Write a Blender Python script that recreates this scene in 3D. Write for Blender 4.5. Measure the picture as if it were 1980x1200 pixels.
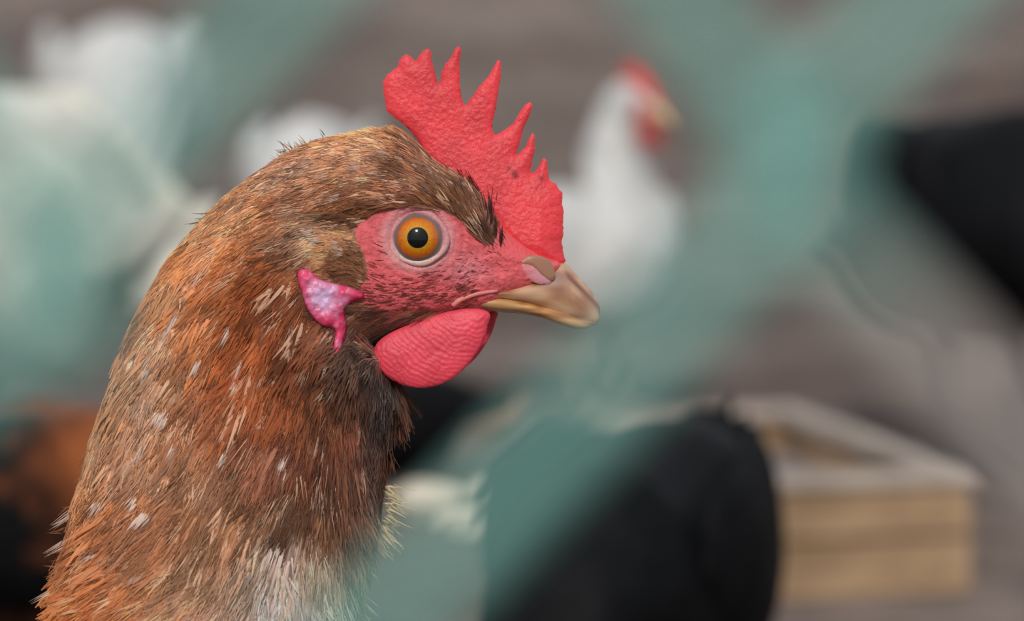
import bpy, bmesh, math, random
import numpy as np
from mathutils import Vector, Matrix, Euler
from mathutils.geometry import delaunay_2d_cdt

for o in list(bpy.data.objects):
    bpy.data.objects.remove(o, do_unlink=True)
scene = bpy.context.scene
COL = scene.collection
rng = np.random.default_rng(7)
random.seed(7)

# ------------------------------------------------------------------ camera, sky, sun, exposure
FPX = 7150.0                     # focal length in picture pixels (1980 wide)
CAM_H, PITCH = 0.428, math.radians(5.0)
cd = bpy.data.cameras.new('camera')
cd.sensor_width = 36.0
cd.lens = 36.0 * FPX / 1980.0
cd.clip_start, cd.clip_end = 0.02, 200
cd.dof.use_dof = True
cd.dof.focus_distance = 0.988
cd.dof.aperture_fstop = 10.2
cam = bpy.data.objects.new('camera', cd)
cam.location = (0, 0, CAM_H)
cam.rotation_euler = (math.pi / 2 - PITCH, 0, 0)
COL.objects.link(cam)
scene.camera = cam

world = bpy.data.worlds.new('sky')
scene.world = world
world.use_nodes = True
bg = world.node_tree.nodes['Background']
bg.inputs[0].default_value = (0.88, 0.92, 1.0, 1)
bg.inputs[1].default_value = 0.62

sd = bpy.data.lights.new('sun_offscreen', 'SUN')
sd.energy = 2.55
sd.angle = math.radians(7)
sd.color = (1.0, 0.95, 0.88)
sun = bpy.data.objects.new('sun_offscreen', sd)
sun.rotation_euler = Vector((0.10, 0.80, -0.60)).to_track_quat('-Z', 'Y').to_euler()
sun.location = (-1, -4, 4)
COL.objects.link(sun)

vs = scene.view_settings
vs.view_transform = 'Standard'
vs.look = 'None'
vs.exposure = 0.0
vs.gamma = 1.0
vs.use_curve_mapping = False

# ------------------------------------------------------------------ helpers
def lin(c):
    c = np.asarray(c, float) / 255.0
    return np.where(c <= 0.04045, c / 12.92, ((c + 0.055) / 1.055) ** 2.4)

def tag(o, label=None, cat=None, group=None, kind=None):
    if label: o['label'] = label
    if cat: o['category'] = cat
    if group: o['group'] = group
    if kind: o['kind'] = kind
    return o

def empty(name, loc=(0, 0, 0), rot=(0, 0, 0), parent=None):
    o = bpy.data.objects.new(name, None)
    o.empty_display_size = 0.02
    o.location = loc
    o.rotation_euler = rot
    o.parent = parent
    COL.objects.link(o)
    return o

def link(name, me, mat, parent=None):
    o = bpy.data.objects.new(name, me)
    if mat and not me.materials: me.materials.append(mat)
    o.parent = parent
    COL.objects.link(o)
    return o

def mesh(name, V, F, mat=None, parent=None, col=None, smooth=True):
    me = bpy.data.meshes.new(name)
    V = np.asarray(V, float)
    if isinstance(F, np.ndarray):
        n, k = F.shape
        me.vertices.add(len(V)); me.vertices.foreach_set('co', V.astype(np.float32).ravel())
        me.loops.add(n * k); me.loops.foreach_set('vertex_index', F.astype(np.int32).ravel())
        me.polygons.add(n)
        me.polygons.foreach_set('loop_start', np.arange(0, n * k, k, dtype=np.int32))
        me.update(calc_edges=True)
    else:
        me.from_pydata([tuple(v) for v in V], [], F)
    me.validate()
    if smooth:
        me.polygons.foreach_set('use_smooth', np.ones(len(me.polygons), dtype=bool))
    if col is not None:
        a = me.color_attributes.new('Col', 'FLOAT_COLOR', 'POINT')
        c4 = np.ones((len(V), 4), np.float32); c4[:, :3] = col
        a.data.foreach_set('color', c4.ravel())
    me.update()
    return link(name, me, mat, parent)

def catmull(P, seg, closed=False):
    P = np.asarray(P, float)
    n = len(P)
    out = []
    rngs = range(n if closed else n - 1)
    for i in rngs:
        if closed:
            a, b, c, d = P[(i - 1) % n], P[i], P[(i + 1) % n], P[(i + 2) % n]
        else:
            b, c = P[i], P[i + 1]
            a = P[i - 1] if i > 0 else 2 * b - c
            d = P[i + 2] if i + 2 < n else 2 * c - b
        k = seg[i] if hasattr(seg, '__len__') else seg
        for t in np.arange(k) / k:
            out.append(0.5 * ((2 * b) + (-a + c) * t + (2 * a - 5 * b + 4 * c - d) * t * t + (-a + 3 * b - 3 * c + d) * t ** 3))
    if not closed: out.append(P[-1])
    return np.array(out)

def grid_faces(nr, ns, closed=True):
    i = np.arange(nr - 1)[:, None]
    m = ns if closed else ns - 1
    j = np.arange(m)[None, :]
    a = i * ns + j
    b = i * ns + (j + 1) % ns
    return np.stack([a, b, b + ns, a + ns], -1).reshape(-1, 4)

def with_caps(V, nr, ns):
    F = grid_faces(nr, ns).tolist()
    c0 = len(V); V = np.vstack([V, V[:ns].mean(0), V[(nr - 1) * ns:nr * ns].mean(0)])
    for j in range(ns):
        F.append((c0, (j + 1) % ns, j))
        F.append((c0 + 1, (nr - 1) * ns + j, (nr - 1) * ns + (j + 1) % ns))
    return V, F

def tube(path, rad, ns=10):
    """closed-ended tube along a 3D path; rad scalar or list"""
    path = np.asarray(path, float); n = len(path)
    rad = np.broadcast_to(np.asarray(rad, float), (n,))
    T = np.gradient(path, axis=0); T /= np.linalg.norm(T, axis=1)[:, None] + 1e-12
    up = np.array([0.0, 1.0, 0.0]) if abs(T[0][1]) < 0.9 else np.array([1.0, 0, 0])
    th = np.linspace(0, 2 * math.pi, ns, endpoint=False)
    V = []
    for k in range(n):
        s = np.cross(T[k], up); s /= np.linalg.norm(s) + 1e-12
        u = np.cross(s, T[k]); up = u
        V.append(path[k] + rad[k] * (np.cos(th)[:, None] * s + np.sin(th)[:, None] * u))
    return with_caps(np.vstack(V), n, ns)

def merge(parts):
    V, F, off = [], [], 0
    for v, f in parts:
        V.append(v); F += [tuple(int(i) + off for i in q) for q in f]; off += len(v)
    return np.vstack(V), F

def in_poly(x, y, poly):
    poly = np.asarray(poly, float)
    r = np.zeros(x.shape, bool)
    j = len(poly) - 1
    for i in range(len(poly)):
        xi, yi = poly[i]; xj, yj = poly[j]
        c = ((yi > y) != (yj > y)) & (x < (xj - xi) * (y - yi) / (yj - yi + 1e-12) + xi)
        r ^= c; j = i
    return r

def dist_outline(P, O):
    A = O; B = np.roll(O, -1, 0); d = np.full(len(P), 1e9)
    for a, b in zip(A, B):
        ab = b - a; t = np.clip(((P - a) @ ab) / (ab @ ab + 1e-12), 0, 1)
        d = np.minimum(d, np.linalg.norm(P - (a + t[:, None] * ab), axis=1))
    return d

def plate2d(outline, spacing, thick, reach):
    """triangulated flat shape, inflated by the distance to its edge -> pts2d, half thickness, tris, n_edge"""
    O = np.asarray(outline, float)
    lo, hi = O.min(0), O.max(0)
    gx, gy = np.meshgrid(np.arange(lo[0], hi[0], spacing), np.arange(lo[1], hi[1], spacing))
    G = np.stack([gx.ravel(), gy.ravel()], 1) + rng.uniform(-.25, .25, (gx.size, 2)) * spacing
    G = G[in_poly(G[:, 0], G[:, 1], O)]
    G = G[dist_outline(G, O) > spacing * 0.55]
    P = [Vector(p) for p in np.vstack([O, G])]
    n = len(O)
    r = delaunay_2d_cdt(P, [(i, (i + 1) % n) for i in range(n)], [list(range(n))], 1, 1e-7)
    pts = np.array([tuple(v) for v in r[0]]); tri = [tuple(f) for f in r[2]]
    d = dist_outline(pts, O)
    h = thick * np.sqrt(np.clip(1 - (1 - np.clip(d / reach, 0, 1)) ** 2, 0, 1))
    return pts, h, tri, d

def two_sided(pts, h, tri, d):
    """indices of a closed solid: front copy and back copy sharing the edge points"""
    edge = d < 1e-6
    back = np.arange(len(pts)); k = len(pts); extra = []
    for i in range(len(pts)):
        if not edge[i]:
            back[i] = k; extra.append(i); k += 1
    side = np.concatenate([np.ones(len(pts)), -np.ones(len(extra))])
    idx = np.concatenate([np.arange(len(pts)), np.array(extra, int)])
    F = list(tri) + [tuple(int(back[i]) for i in reversed(t)) for t in tri]
    return idx, side, F

def vnoise(P, scale, seed=0):
    """cheap smooth value noise on an (n,3) array"""
    r = np.random.default_rng(seed); T = r.random((32, 32, 32))
    Q = P * scale; i = np.floor(Q).astype(int); f = Q - i; f = f * f * (3 - 2 * f); i &= 31; j = (i + 1) & 31
    out = 0
    for a in (0, 1):
        for b in (0, 1):
            for c in (0, 1):
                w = (f[:, 0] if a else 1 - f[:, 0]) * (f[:, 1] if b else 1 - f[:, 1]) * (f[:, 2] if c else 1 - f[:, 2])
                out = out + w * T[(j if a else i)[:, 0], (j if b else i)[:, 1], (j if c else i)[:, 2]]
    return out

# ------------------------------------------------------------------ materials
def new_mat(name):
    m = bpy.data.materials.new(name); m.use_nodes = True
    nt = m.node_tree; return m, nt, nt.nodes['Principled BSDF']

def node(nt, t, **kw):
    n = nt.nodes.new(t)
    for k, v in kw.items():
        if k in n.inputs: n.inputs[k].default_value = v
        else: setattr(n, k, v)
    return n

def bump(nt, b, height, strength, dist):
    bp = node(nt, 'ShaderNodeBump', Strength=strength, Distance=dist)
    nt.links.new(height, bp.inputs['Height']); nt.links.new(bp.outputs[0], b.inputs['Normal'])

def mat_noise(name, c1, c2, scale=8, rough=0.8, bstr=0.3, bdist=0.002, bscale=None, detail=5, mid=(0.35, 0.65), spec=0.3):
    m, nt, b = new_mat(name)
    tc = node(nt, 'ShaderNodeTexCoord')
    n = node(nt, 'ShaderNodeTexNoise', Scale=scale, Detail=detail)
    nt.links.new(tc.outputs['Object'], n.inputs['Vector'])
    r = node(nt, 'ShaderNodeValToRGB')
    r.color_ramp.elements[0].position, r.color_ramp.elements[1].position = mid
    r.color_ramp.elements[0].color = (*lin(c1), 1); r.color_ramp.elements[1].color = (*lin(c2), 1)
    nt.links.new(n.outputs[0], r.inputs[0]); nt.links.new(r.outputs[0], b.inputs['Base Color'])
    b.inputs['Roughness'].default_value = rough
    b.inputs['Specular IOR Level'].default_value = spec
    n2 = node(nt, 'ShaderNodeTexNoise', Scale=bscale or scale * 4, Detail=3)
    nt.links.new(tc.outputs['Object'], n2.inputs['Vector'])
    bump(nt, b, n2.outputs[0], bstr, bdist)
    return m

def mat_attr(name, rough=0.5, spec=0.3, coat=0.0, sss=0.0, bscale=None, bstr=0.3, bdist=0.0003, sheen=0.0, speck=None):
    """colour comes from the mesh's own colour attribute; fine relief from noise"""
    m, nt, b = new_mat(name)
    a = node(nt, 'ShaderNodeVertexColor', layer_name='Col')
    out = a.outputs[0]
    b.inputs['Roughness'].default_value = rough
    b.inputs['Specular IOR Level'].default_value = spec
    b.inputs['Coat Weight'].default_value = coat
    b.inputs['Coat Roughness'].default_value = 0.08
    b.inputs['Sheen Weight'].default_value = sheen
    if sss:
        b.inputs['Subsurface Weight'].default_value = sss
        b.inputs['Subsurface Radius'].default_value = (1.0, 0.35, 0.25)
        b.inputs['Subsurface Scale'].default_value = 0.0012
    if bscale:
        tc = node(nt, 'ShaderNodeTexCoord')
        n = node(nt, 'ShaderNodeTexNoise', Scale=bscale, Detail=4)
        nt.links.new(tc.outputs['Object'], n.inputs['Vector'])
        bump(nt, b, n.outputs[0], bstr, bdist)
        if speck:
            r = node(nt, 'ShaderNodeValToRGB')
            r.color_ramp.elements[0].position, r.color_ramp.elements[1].position = speck[1], speck[2]
            nt.links.new(n.outputs[0], r.inputs[0])
            mx = node(nt, 'ShaderNodeMix', data_type='RGBA')
            mx.inputs[7].default_value = (*lin(speck[0]), 1)
            nt.links.new(r.outputs[0], mx.inputs[0]); nt.links.new(out, mx.inputs[6])
            out = mx.outputs[2]
    nt.links.new(out, b.inputs['Base Color'])
    return m

M_FEATHER = mat_attr('brown_feather', rough=0.42, spec=0.35, sheen=0.15)
M_SKIN = mat_attr('face_skin', rough=0.5, spec=0.35, sss=0.12, bscale=900, bstr=0.7, bdist=0.0007)
M_COMB = mat_attr('comb_skin', rough=0.42, spec=0.4, sss=0.15, bscale=1500, bstr=0.5, bdist=0.0005)
M_LOBE = mat_attr('earlobe_skin', rough=0.3, spec=0.5, sss=0.12, bscale=700, bstr=0.6, bdist=0.0008)
M_HORN = mat_attr('beak_horn', rough=0.3, spec=0.5, coat=1.0, bscale=300, bstr=0.1, bdist=0.0004)
M_EYE = mat_attr('eye_cornea', rough=0.4, spec=0.1, coat=0.75)
M_LID = mat_attr('eyelid_skin', rough=0.45, spec=0.4, sss=0.1, bscale=1800, bstr=0.4, bdist=0.0003)

# ------------------------------------------------------------------ ground
def mat_ground():
    m, nt, b = new_mat('trodden_dirt')
    tc = node(nt, 'ShaderNodeTexCoord')
    n1 = node(nt, 'ShaderNodeTexNoise', Scale=1.1, Detail=3)
    n2 = node(nt, 'ShaderNodeTexNoise', Scale=14, Detail=6, Roughness=0.7)
    for n in (n1, n2): nt.links.new(tc.outputs['Object'], n.inputs['Vector'])
    r1 = node(nt, 'ShaderNodeValToRGB')
    r1.color_ramp.elements[0].position, r1.color_ramp.elements[1].position = 0.36, 0.66
    r1.color_ramp.elements[0].color = (*lin((88, 75, 70)), 1); r1.color_ramp.elements[1].color = (*lin((132, 120, 113)), 1)
    nt.links.new(n1.outputs[0], r1.inputs[0])
    r2 = node(nt, 'ShaderNodeValToRGB')
    r2.color_ramp.elements[0].position, r2.color_ramp.elements[1].position = 0.42, 0.72
    r2.color_ramp.elements[0].color = (0.72, 0.72, 0.72, 1); r2.color_ramp.elements[1].color = (1.35, 1.3, 1.28, 1)
    nt.links.new(n2.outputs[0], r2.inputs[0])
    mx = node(nt, 'ShaderNodeMix', data_type='RGBA', blend_type='MULTIPLY'); mx.inputs[0].default_value = 1
    nt.links.new(r1.outputs[0], mx.inputs[6]); nt.links.new(r2.outputs[0], mx.inputs[7])
    nt.links.new(mx.outputs[2], b.inputs['Base Color'])
    b.inputs['Roughness'].default_value = 0.95
    b.inputs['Specular IOR Level'].default_value = 0.1
    bump(nt, b, n2.outputs[0], 0.6, 0.02)
    return m
n = 90
gx, gy = np.meshgrid(np.linspace(-25, 25, n), np.linspace(-4, 60, n), indexing='ij')
G = np.stack([gx.ravel(), gy.ravel(), np.zeros(n * n)], 1)
i = np.arange(n - 1)[:, None] * n + np.arange(n - 1)[None, :]
far = np.clip((G[:, 1] - 8) / 10, 0, 1)
G[:, 2] = far * (vnoise(G, 0.35, 3) - 0.5) * 0.5 + np.clip(G[:, 1] - 9, 0, 12) * 0.22
tag(mesh('ground', G, np.stack([i, i + n, i + n + 1, i + 1], -1).reshape(-1, 4), mat_ground()), kind='structure')

# ------------------------------------------------------------------ the brown hen: its own space
S = 1.0 / FPX                   # metre per unit of the hen's drawing (head about 8 cm long)
VIEW = Vector((0, math.cos(PITCH), -math.sin(PITCH)))
P0 = Vector((0, 0, CAM_H)) + VIEW * 1.0
LZ = P0.z / math.cos(PITCH)
hen = empty('brown_hen', (0, P0.y - math.sin(PITCH) * LZ, 0), (-PITCH, 0, 0))
tag(hen, 'chestnut brown hen with red upright comb, orange eye and speckled neck feathers', 'hen')

def L3(u, v, w):
    """drawing units (u right, v down, w toward the viewer's side) -> hen space in metres"""
    return np.stack([(np.asarray(u, float) - 990) * S, -np.asarray(w, float) * S, (600 - np.asarray(v, float)) * S + LZ], -1)

# rings of the body: front/lower point, back/upper point, half width, number of steps to the next ring
RINGS = [
    ((-1480, 1520), (-1500, 1440), 20, 4), ((-1250, 1650), (-1330, 1350), 90, 6), ((-950, 2050), (-1010, 1500), 280, 8), ((-500, 2280), (-560, 1600), 400, 10),
    ((20, 2300), (-230, 1620), 430, 10), ((420, 2080), (-60, 1560), 400, 10), ((600, 1720), (20, 1450), 330, 12),
    ((680, 1420), (60, 1330), 265, 16), ((684, 1250), (112, 1210), 235, 16), ((700, 1100), (142, 1075), 218, 18), ((730, 960), (174, 930), 200, 18),
    ((744, 830), (215, 785), 182, 14), ((756, 752), (256, 670), 168, 14), ((744, 706), (306, 560), 156, 14), ((722, 684), (372, 458), 144, 14),
    ((716, 676), (470, 362), 132, 16), ((722, 668), (590, 290), 124, 20), ((762, 650), (700, 264), 120, 22), ((820, 632), (785, 272), 114, 22),
    ((870, 620), (852, 325), 102, 20), ((912, 612), (915, 372), 84, 20), ((945, 604), (975, 440), 66, 16), ((980, 578), (1035, 487), 50, 14), ((1025, 558), (1080, 505), 36, 8), ((1062, 540), (1084, 518), 20, 1)]
NS = 220
arr = np.array([[*f, *b, w] for f, b, w, k in RINGS], float)
R = catmull(arr, [k for *_, k in RINGS][:-1])
NR = len(R)
th = np.linspace(0, 2 * math.pi, NS, endpoint=False)
cu = (R[:, 0] + R[:, 2]) / 2; cv = (R[:, 1] + R[:, 3]) / 2
hu = (R[:, 2] - R[:, 0]) / 2; hv = (R[:, 3] - R[:, 1]) / 2
ex = 0.86
cc = np.sign(np.cos(th)) * np.abs(np.cos(th)) ** ex; ss = np.sign(np.sin(th)) * np.abs(np.sin(th)) ** ex
U = cu[:, None] + hu[:, None] * cc; Vv = cv[:, None] + hv[:, None] * cc; W = np.abs(R[:, 4])[:, None] * ss
EYE = (811.0, 462.0)
sg = np.sign(W); near = np.abs(W)
def gs(u0, v0, su, sv, a): return a * np.exp(-(((U - u0) / su) ** 2 + ((Vv - v0) / sv) ** 2))
soft = np.clip(near / 60, 0, 1)
er = np.hypot((U - EYE[0]), (Vv - EYE[1]) * 1.06)
D = gs(830, 395, 110, 24, 12) + gs(650, 485, 50, 42, 16) + gs(620, 600, 40, 50, -6) + gs(780, 590, 90, 30, 7) + gs(980, 520, 60, 14, -4)
D += 4.0 * np.exp(-((er - 64) / 6) ** 2) - 6 * np.exp(-(er / 50) ** 4) + 2.2 * np.exp(-((er - 80) / 4.5) ** 2) + 1.6 * np.exp(-((er - 95) / 4.5) ** 2)
W = W + sg * D * soft
fm = in_poly(U.ravel(), Vv.ravel(), [(690, 440), (760, 400), (850, 400), (960, 470), (1040, 490), (1060, 560), (930, 600), (700, 600)]).reshape(U.shape)
wr = np.c_[U.ravel() / 13, Vv.ravel() / 5.5, 0 * U.ravel() + 3]
wr = (vnoise(wr, 1.0, 81) - .5).reshape(U.shape) * 3.4 + (vnoise(np.c_[U.ravel(), Vv.ravel(), 0 * U.ravel()], 1 / 4.5, 82) - .5).reshape(U.shape) * 2.0
W = W + sg * wr * fm * soft * (np.hypot(U - EYE[0], Vv - EYE[1]) > 56)
P3 = np.stack([U.ravel(), Vv.ravel(), W.ravel()], 1)
lump = (vnoise(P3, 1 / 60, 1) - .5) * 10 * np.clip((P3[:, 1] - 420) / 300, 0, 1) * (P3[:, 0] < 780) 
# surface normals in drawing space (u, v, w)
PG = P3.reshape(NR, NS, 3)
dR = np.gradient(PG, axis=0); dT = (np.roll(PG, -1, 1) - np.roll(PG, 1, 1)) / 2
NG = np.cross(dR, dT); NG /= np.linalg.norm(NG, axis=2)[:, :, None] + 1e-9
cen = np.stack([cu, cv, 0 * cu], 1)[:, None, :]
if np.median(np.sum(NG * (PG - cen), 2)) < 0: NG = -NG
P3 = P3 + NG.reshape(-1, 3) * lump[:, None]; PG = P3.reshape(NR, NS, 3)
AR = np.linalg.norm(np.cross(dR, dT), axis=2)

# bare face, and the feathers' colours and lie, as fields over the profile
FACE = [(690, 452), (700, 432), (740, 412), (790, 400), (845, 404), (890, 424), (925, 452), (955, 482), (962, 440), (990, 400), (1110, 400), (1120, 640), (960, 640),
        (935, 600), (895, 603), (850, 597), (800, 600), (750, 600), (712, 585), (700, 552), (716, 540), (712, 500), (700, 480)]
COLPTS = [ # u, v, sRGB
    (760, 262, 176, 128, 88), (700, 280, 156, 108, 74), (600, 320, 150, 108, 80), (640, 360, 136, 96, 72), (740, 330, 150, 112, 90), (780, 355, 110, 74, 56), (850, 350, 128, 90, 70),
    (900, 390, 96, 64, 48), (940, 430, 104, 68, 52), (880, 400, 120, 86, 62), (820, 385, 108, 72, 54), (740, 385, 112, 74, 50), (690, 410, 100, 64, 42), (640, 430, 96, 60, 40), (590, 460, 96, 58, 36), (560, 430, 128, 78, 48),
    (500, 400, 156, 100, 62), (440, 420, 176, 122, 80), (480, 360, 162, 112, 76), (400, 480, 172, 108, 62), (470, 480, 152, 88, 48), (540, 520, 146, 76, 38), (420, 560, 160, 98, 58), (360, 540, 164, 108, 64), (560, 600, 120, 64, 36), (500, 620, 148, 78, 40),
    (330, 630, 170, 120, 86), (400, 640, 156, 98, 60), (270, 700, 150, 108, 76), (340, 720, 152, 108, 78), (480, 720, 146, 78, 44), (430, 760, 150, 96, 66), (560, 720, 134, 72, 40), (600, 680, 112, 62, 38), (640, 720, 116, 68, 42), (700, 720, 118, 74, 52),
    (680, 790, 112, 60, 38), (620, 820, 114, 66, 46), (740, 800, 112, 62, 40), (550, 830, 130, 80, 58), (740, 880, 122, 68, 38), (680, 880, 108, 66, 44), (640, 930, 120, 80, 56), (560, 930, 110, 76, 54),
    (480, 880, 136, 94, 68), (400, 850, 146, 102, 74), (300, 820, 152, 108, 80), (220, 830, 150, 108, 76), (190, 900, 166, 106, 66), (260, 950, 164, 106, 70), (360, 960, 150, 100, 70), (460, 980, 128, 90, 64), (170, 1010, 168, 104, 64),
    (240, 1060, 172, 108, 66), (160, 1120, 164, 100, 60), (330, 1080, 180, 116, 76), (300, 1170, 172, 98, 52), (400, 1140, 196, 138, 108), (450, 1070, 142, 106, 80), (520, 1060, 150, 124, 106), (560, 1120, 180, 166, 158), (610, 1100, 150, 130, 114), (590, 1170, 184, 172, 168), (640, 1030, 146, 112, 86), (500, 1170, 176, 150, 140),
    (555, 1060, 186, 170, 160), (600, 1050, 176, 158, 146), (650, 1060, 190, 178, 152), (560, 1020, 150, 124, 106), (660, 1100, 190, 182, 158), (680, 1160, 196, 192, 166), (650, 1200, 190, 184, 166), (700, 1060, 186, 164, 128), (715, 990, 176, 130, 90), (745, 985, 226, 204, 158), (735, 1030, 222, 202, 152), (690, 960, 130, 82, 50), (755, 940, 170, 124, 80),
    (650, 480, 178, 140, 106), (620, 460, 198, 170, 146), (690, 500, 150, 104, 72), (640, 520, 166, 118, 84), (700, 540, 120, 80, 58), (600, 510, 130, 84, 58),
    (720, 620, 118, 76, 58), (800, 610, 130, 82, 66), (700, 660, 116, 80, 62), (880, 600, 140, 84, 70), (760, 640, 118, 78, 60), (850, 622, 110, 70, 58),
    (600, 1400, 190, 165, 140), (200, 1350, 168, 100, 58), (500, 1900, 186, 150, 120), (0, 1800, 160, 96, 56), (-600, 1800, 150, 88, 50), (-1200, 1500, 150, 100, 66)]
FLOWPTS = [ # u, v, du, dv  (dv down)
    (760, 265, -1, -.05), (700, 285, -1, .06), (600, 320, -1, .3), (500, 380, -.85, .5), (430, 440, -.7, .7), (640, 420, -.9, .42), (740, 370, -1, .12), (820, 350, -.95, -.22), (890, 370, -.75, -.62), (930, 410, -.52, -.85), (960, 450, -.35, -.95), (850, 320, -.9, -.5),
    (820, 390, -1, -.05), (690, 420, -.9, .35), (560, 470, -.7, .7), (600, 500, -.55, .85), (500, 560, -.55, .85), (400, 560, -.55, .85), (330, 620, -.5, .85), (420, 680, -.45, .9), (540, 650, -.4, .92), (600, 700, -.3, .95), (660, 760, -.18, 1), (740, 800, -.1, 1), (740, 900, -.12, 1),
    (600, 820, -.3, .95), (480, 820, -.42, .9), (350, 820, -.42, .9), (240, 780, -.4, .9), (200, 900, -.5, .85), (300, 950, -.6, .8), (450, 950, -.5, .86), (580, 950, -.4, .9), (160, 1050, -.85, .5), (250, 1080, -.8, .55), (400, 1080, -.7, .7), (540, 1080, -.3, .95), (640, 1050, -.2, 1), (300, 1180, -.85, .5),
    (690, 980, .1, 1), (742, 960, .75, .66), (738, 1010, .8, .6), (700, 1100, .5, .85), (690, 1180, .6, .8), (640, 1150, .15, 1),
    (690, 480, -.8, -.5), (640, 480, -.85, -.1), (610, 470, -.8, -.4), (620, 520, -.7, .6), (700, 530, -.85, -.45), (720, 575, -.92, -.3), (780, 580, -1, -.02), (850, 570, -.96, .2), (920, 545, -.85, .5), (960, 500, -.6, -.2),
    (880, 600, -.95, .25), (800, 615, -.95, .2), (720, 630, -.9, .35), (690, 660, -.6, .75), (760, 645, -.85, .45),
    (500, 1500, -.3, 1), (0, 1600, -.9, .4), (-600, 1800, -1, .2), (-1200, 1500, -1, -.2), (300, 2000, -.8, .6)]
CP = np.array(COLPTS, float); FP = np.array(FLOWPTS, float)
def field(u, v, pts, vals, sig):
    out = np.zeros((len(u), vals.shape[1])); ws = np.full(len(u), 1e-12)
    for k in range(len(pts)):
        d2 = (u - pts[k, 0]) ** 2 + (v - pts[k, 1]) ** 2
        w = np.exp(-d2 / (2 * sig * sig)) + 1e-3 / (1 + (d2 / sig ** 2) ** 2)
        out += w[:, None] * vals[k]; ws += w
    return out / ws[:, None]
CLIN = lin(CP[:, 2:])
def plume_col(u, v): return field(u, v, CP[:, :2], CLIN, 26)
def flow(u, v):
    f = field(u, v, FP[:, :2], FP[:, 2:], 45); return f / (np.linalg.norm(f, axis=1)[:, None] + 1e-9)
def bare(u, v): return in_poly(u, v, FACE) 

ALB = 1.12
ALB_F = 1.85
# skin colour of the body mesh
uu, vv = P3[:, 0], P3[:, 1]
base = plume_col(uu, vv) * 0.9
sk = np.array(lin((216, 94, 99)))[None] * np.ones((len(uu), 1))
n1 = vnoise(P3, 1 / 18, 5)[:, None]; n2 = vnoise(P3, 1 / 6, 6)[:, None]
sk = sk * (0.82 + 0.32 * n1) * (0.9 + 0.2 * n2)
er = np.hypot(uu - EYE[0], (vv - EYE[1]) * 1.06)
ring = np.exp(-((er - 60) / 13) ** 2)[:, None]
sk = sk * (1 - .75 * ring) + lin((214, 152, 154)) * .75 * ring
lil = np.exp(-(((uu - 905) / 45) ** 2 + ((vv - 520) / 30) ** 2))[:, None]
sk = sk * (1 - .55 * lil) + lin((212, 142, 150)) * .55 * lil
redf = np.exp(-(((uu - 990) / 60) ** 2 + ((vv - 470) / 50) ** 2))[:, None]
sk = sk * (1 - .6 * redf) + lin((228, 92, 96)) * .6 * redf
inner = bare(uu, vv)
jaw = in_poly(uu, vv, [(690, 560), (960, 560), (960, 640), (700, 700), (670, 650)]) & ~inner
bc = np.where(inner[:, None], sk, base)
bc = np.where(jaw[:, None], 0.55 * sk + 0.45 * base, bc)
V, F = with_caps(L3(P3[:, 0], P3[:, 1], P3[:, 2]), NR, NS)
bc = np.vstack([bc, bc[:1], bc[-1:]]) * ALB
body = mesh('body', V, F, M_SKIN, hen, bc)
bm = bmesh.new(); bm.from_mesh(body.data); bmesh.ops.recalc_face_normals(bm, faces=bm.faces); bm.to_mesh(body.data); bm.free()

nearpts = P3[(P3[:, 2] > 0) & (P3[:, 1] < 1250)]
def surfw(u, v):
    u = np.atleast_1d(np.asarray(u, float)); v = np.atleast_1d(np.asarray(v, float)); o = np.zeros(len(u))
    for k in range(len(u)):
        d2 = (nearpts[:, 0] - u[k]) ** 2 + (nearpts[:, 1] - v[k]) ** 2
        i = np.argpartition(d2, 6)[:6]; w = 1 / (d2[i] + 1); o[k] = (w * nearpts[i, 2]).sum() / w.sum()
    return o

# ---- strands of feathers
def strands(root, tdir, ndir, length, width, colr, lift, curl, nseg=3, tipcol=None):
    """ribbons: arrays over strands; returns V, F, C in drawing space"""
    k = len(root); bdir = np.cross(ndir, tdir); bdir /= np.linalg.norm(bdir, axis=1)[:, None] + 1e-9
    Vs, Cs = [], []
    for s in range(nseg + 1):
        t = s / nseg
        c = root + tdir * (length * t)[:, None] + ndir * (lift * np.sin(t * 2.2) - 0.0)[:, None] + bdir * (curl * t * t)[:, None]
        wd = width * (1.0 - 0.85 * t ** 1.6) * (0.6 + 0.4 * min(1, t * 4))
        tw = ndir * (width * 0.25)[:, None]
        Vs += [c + bdir * wd[:, None] * .5 + tw, c - bdir * wd[:, None] * .5]
        cs = colr * 0.94
        if tipcol is not None: cs = cs * (1 - t ** 2)[..., None] if False else cs
        Cs += [cs, cs]
    Vs = np.stack(Vs, 1); Cs = np.stack(Cs, 1); m = 2 * (nseg + 1)
    b = (np.arange(k) * m)[:, None, None]
    q = np.array([[2 * s, 2 * s + 1, 2 * s + 3, 2 * s + 2] for s in range(nseg)])[None]
    return Vs.reshape(-1, 3), (b + q).reshape(-1, 4), Cs.reshape(-1, 3)

def sample(n, weight):
    A = (AR * weight).ravel(); A[-NS:] = 0; A = A / A.sum()
    id_ = rng.choice(len(A), n, p=A)
    i, j = id_ // NS, id_ % NS
    fi, fj = rng.random(n)[:, None], rng.random(n)[:, None]
    i2 = np.minimum(i + 1, NR - 1); j2 = (j + 1) % NS
    p = (PG[i, j] * (1 - fi) + PG[i2, j] * fi) * (1 - fj) + (PG[i, j2] * (1 - fi) + PG[i2, j2] * fi) * fj
    return p, NG[i, j]

def tangent(p, nrm, ang=0.0):
    f = flow(p[:, 0], p[:, 1]); f3 = np.concatenate([f, np.zeros((len(f), 1))], 1)
    t = f3 - (f3 * nrm).sum(1)[:, None] * nrm
    t /= np.linalg.norm(t, axis=1)[:, None] + 1e-9
    if np.ndim(ang):
        b = np.cross(nrm, t); t = t * np.cos(ang)[:, None] + b * np.sin(ang)[:, None]
    return t

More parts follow.
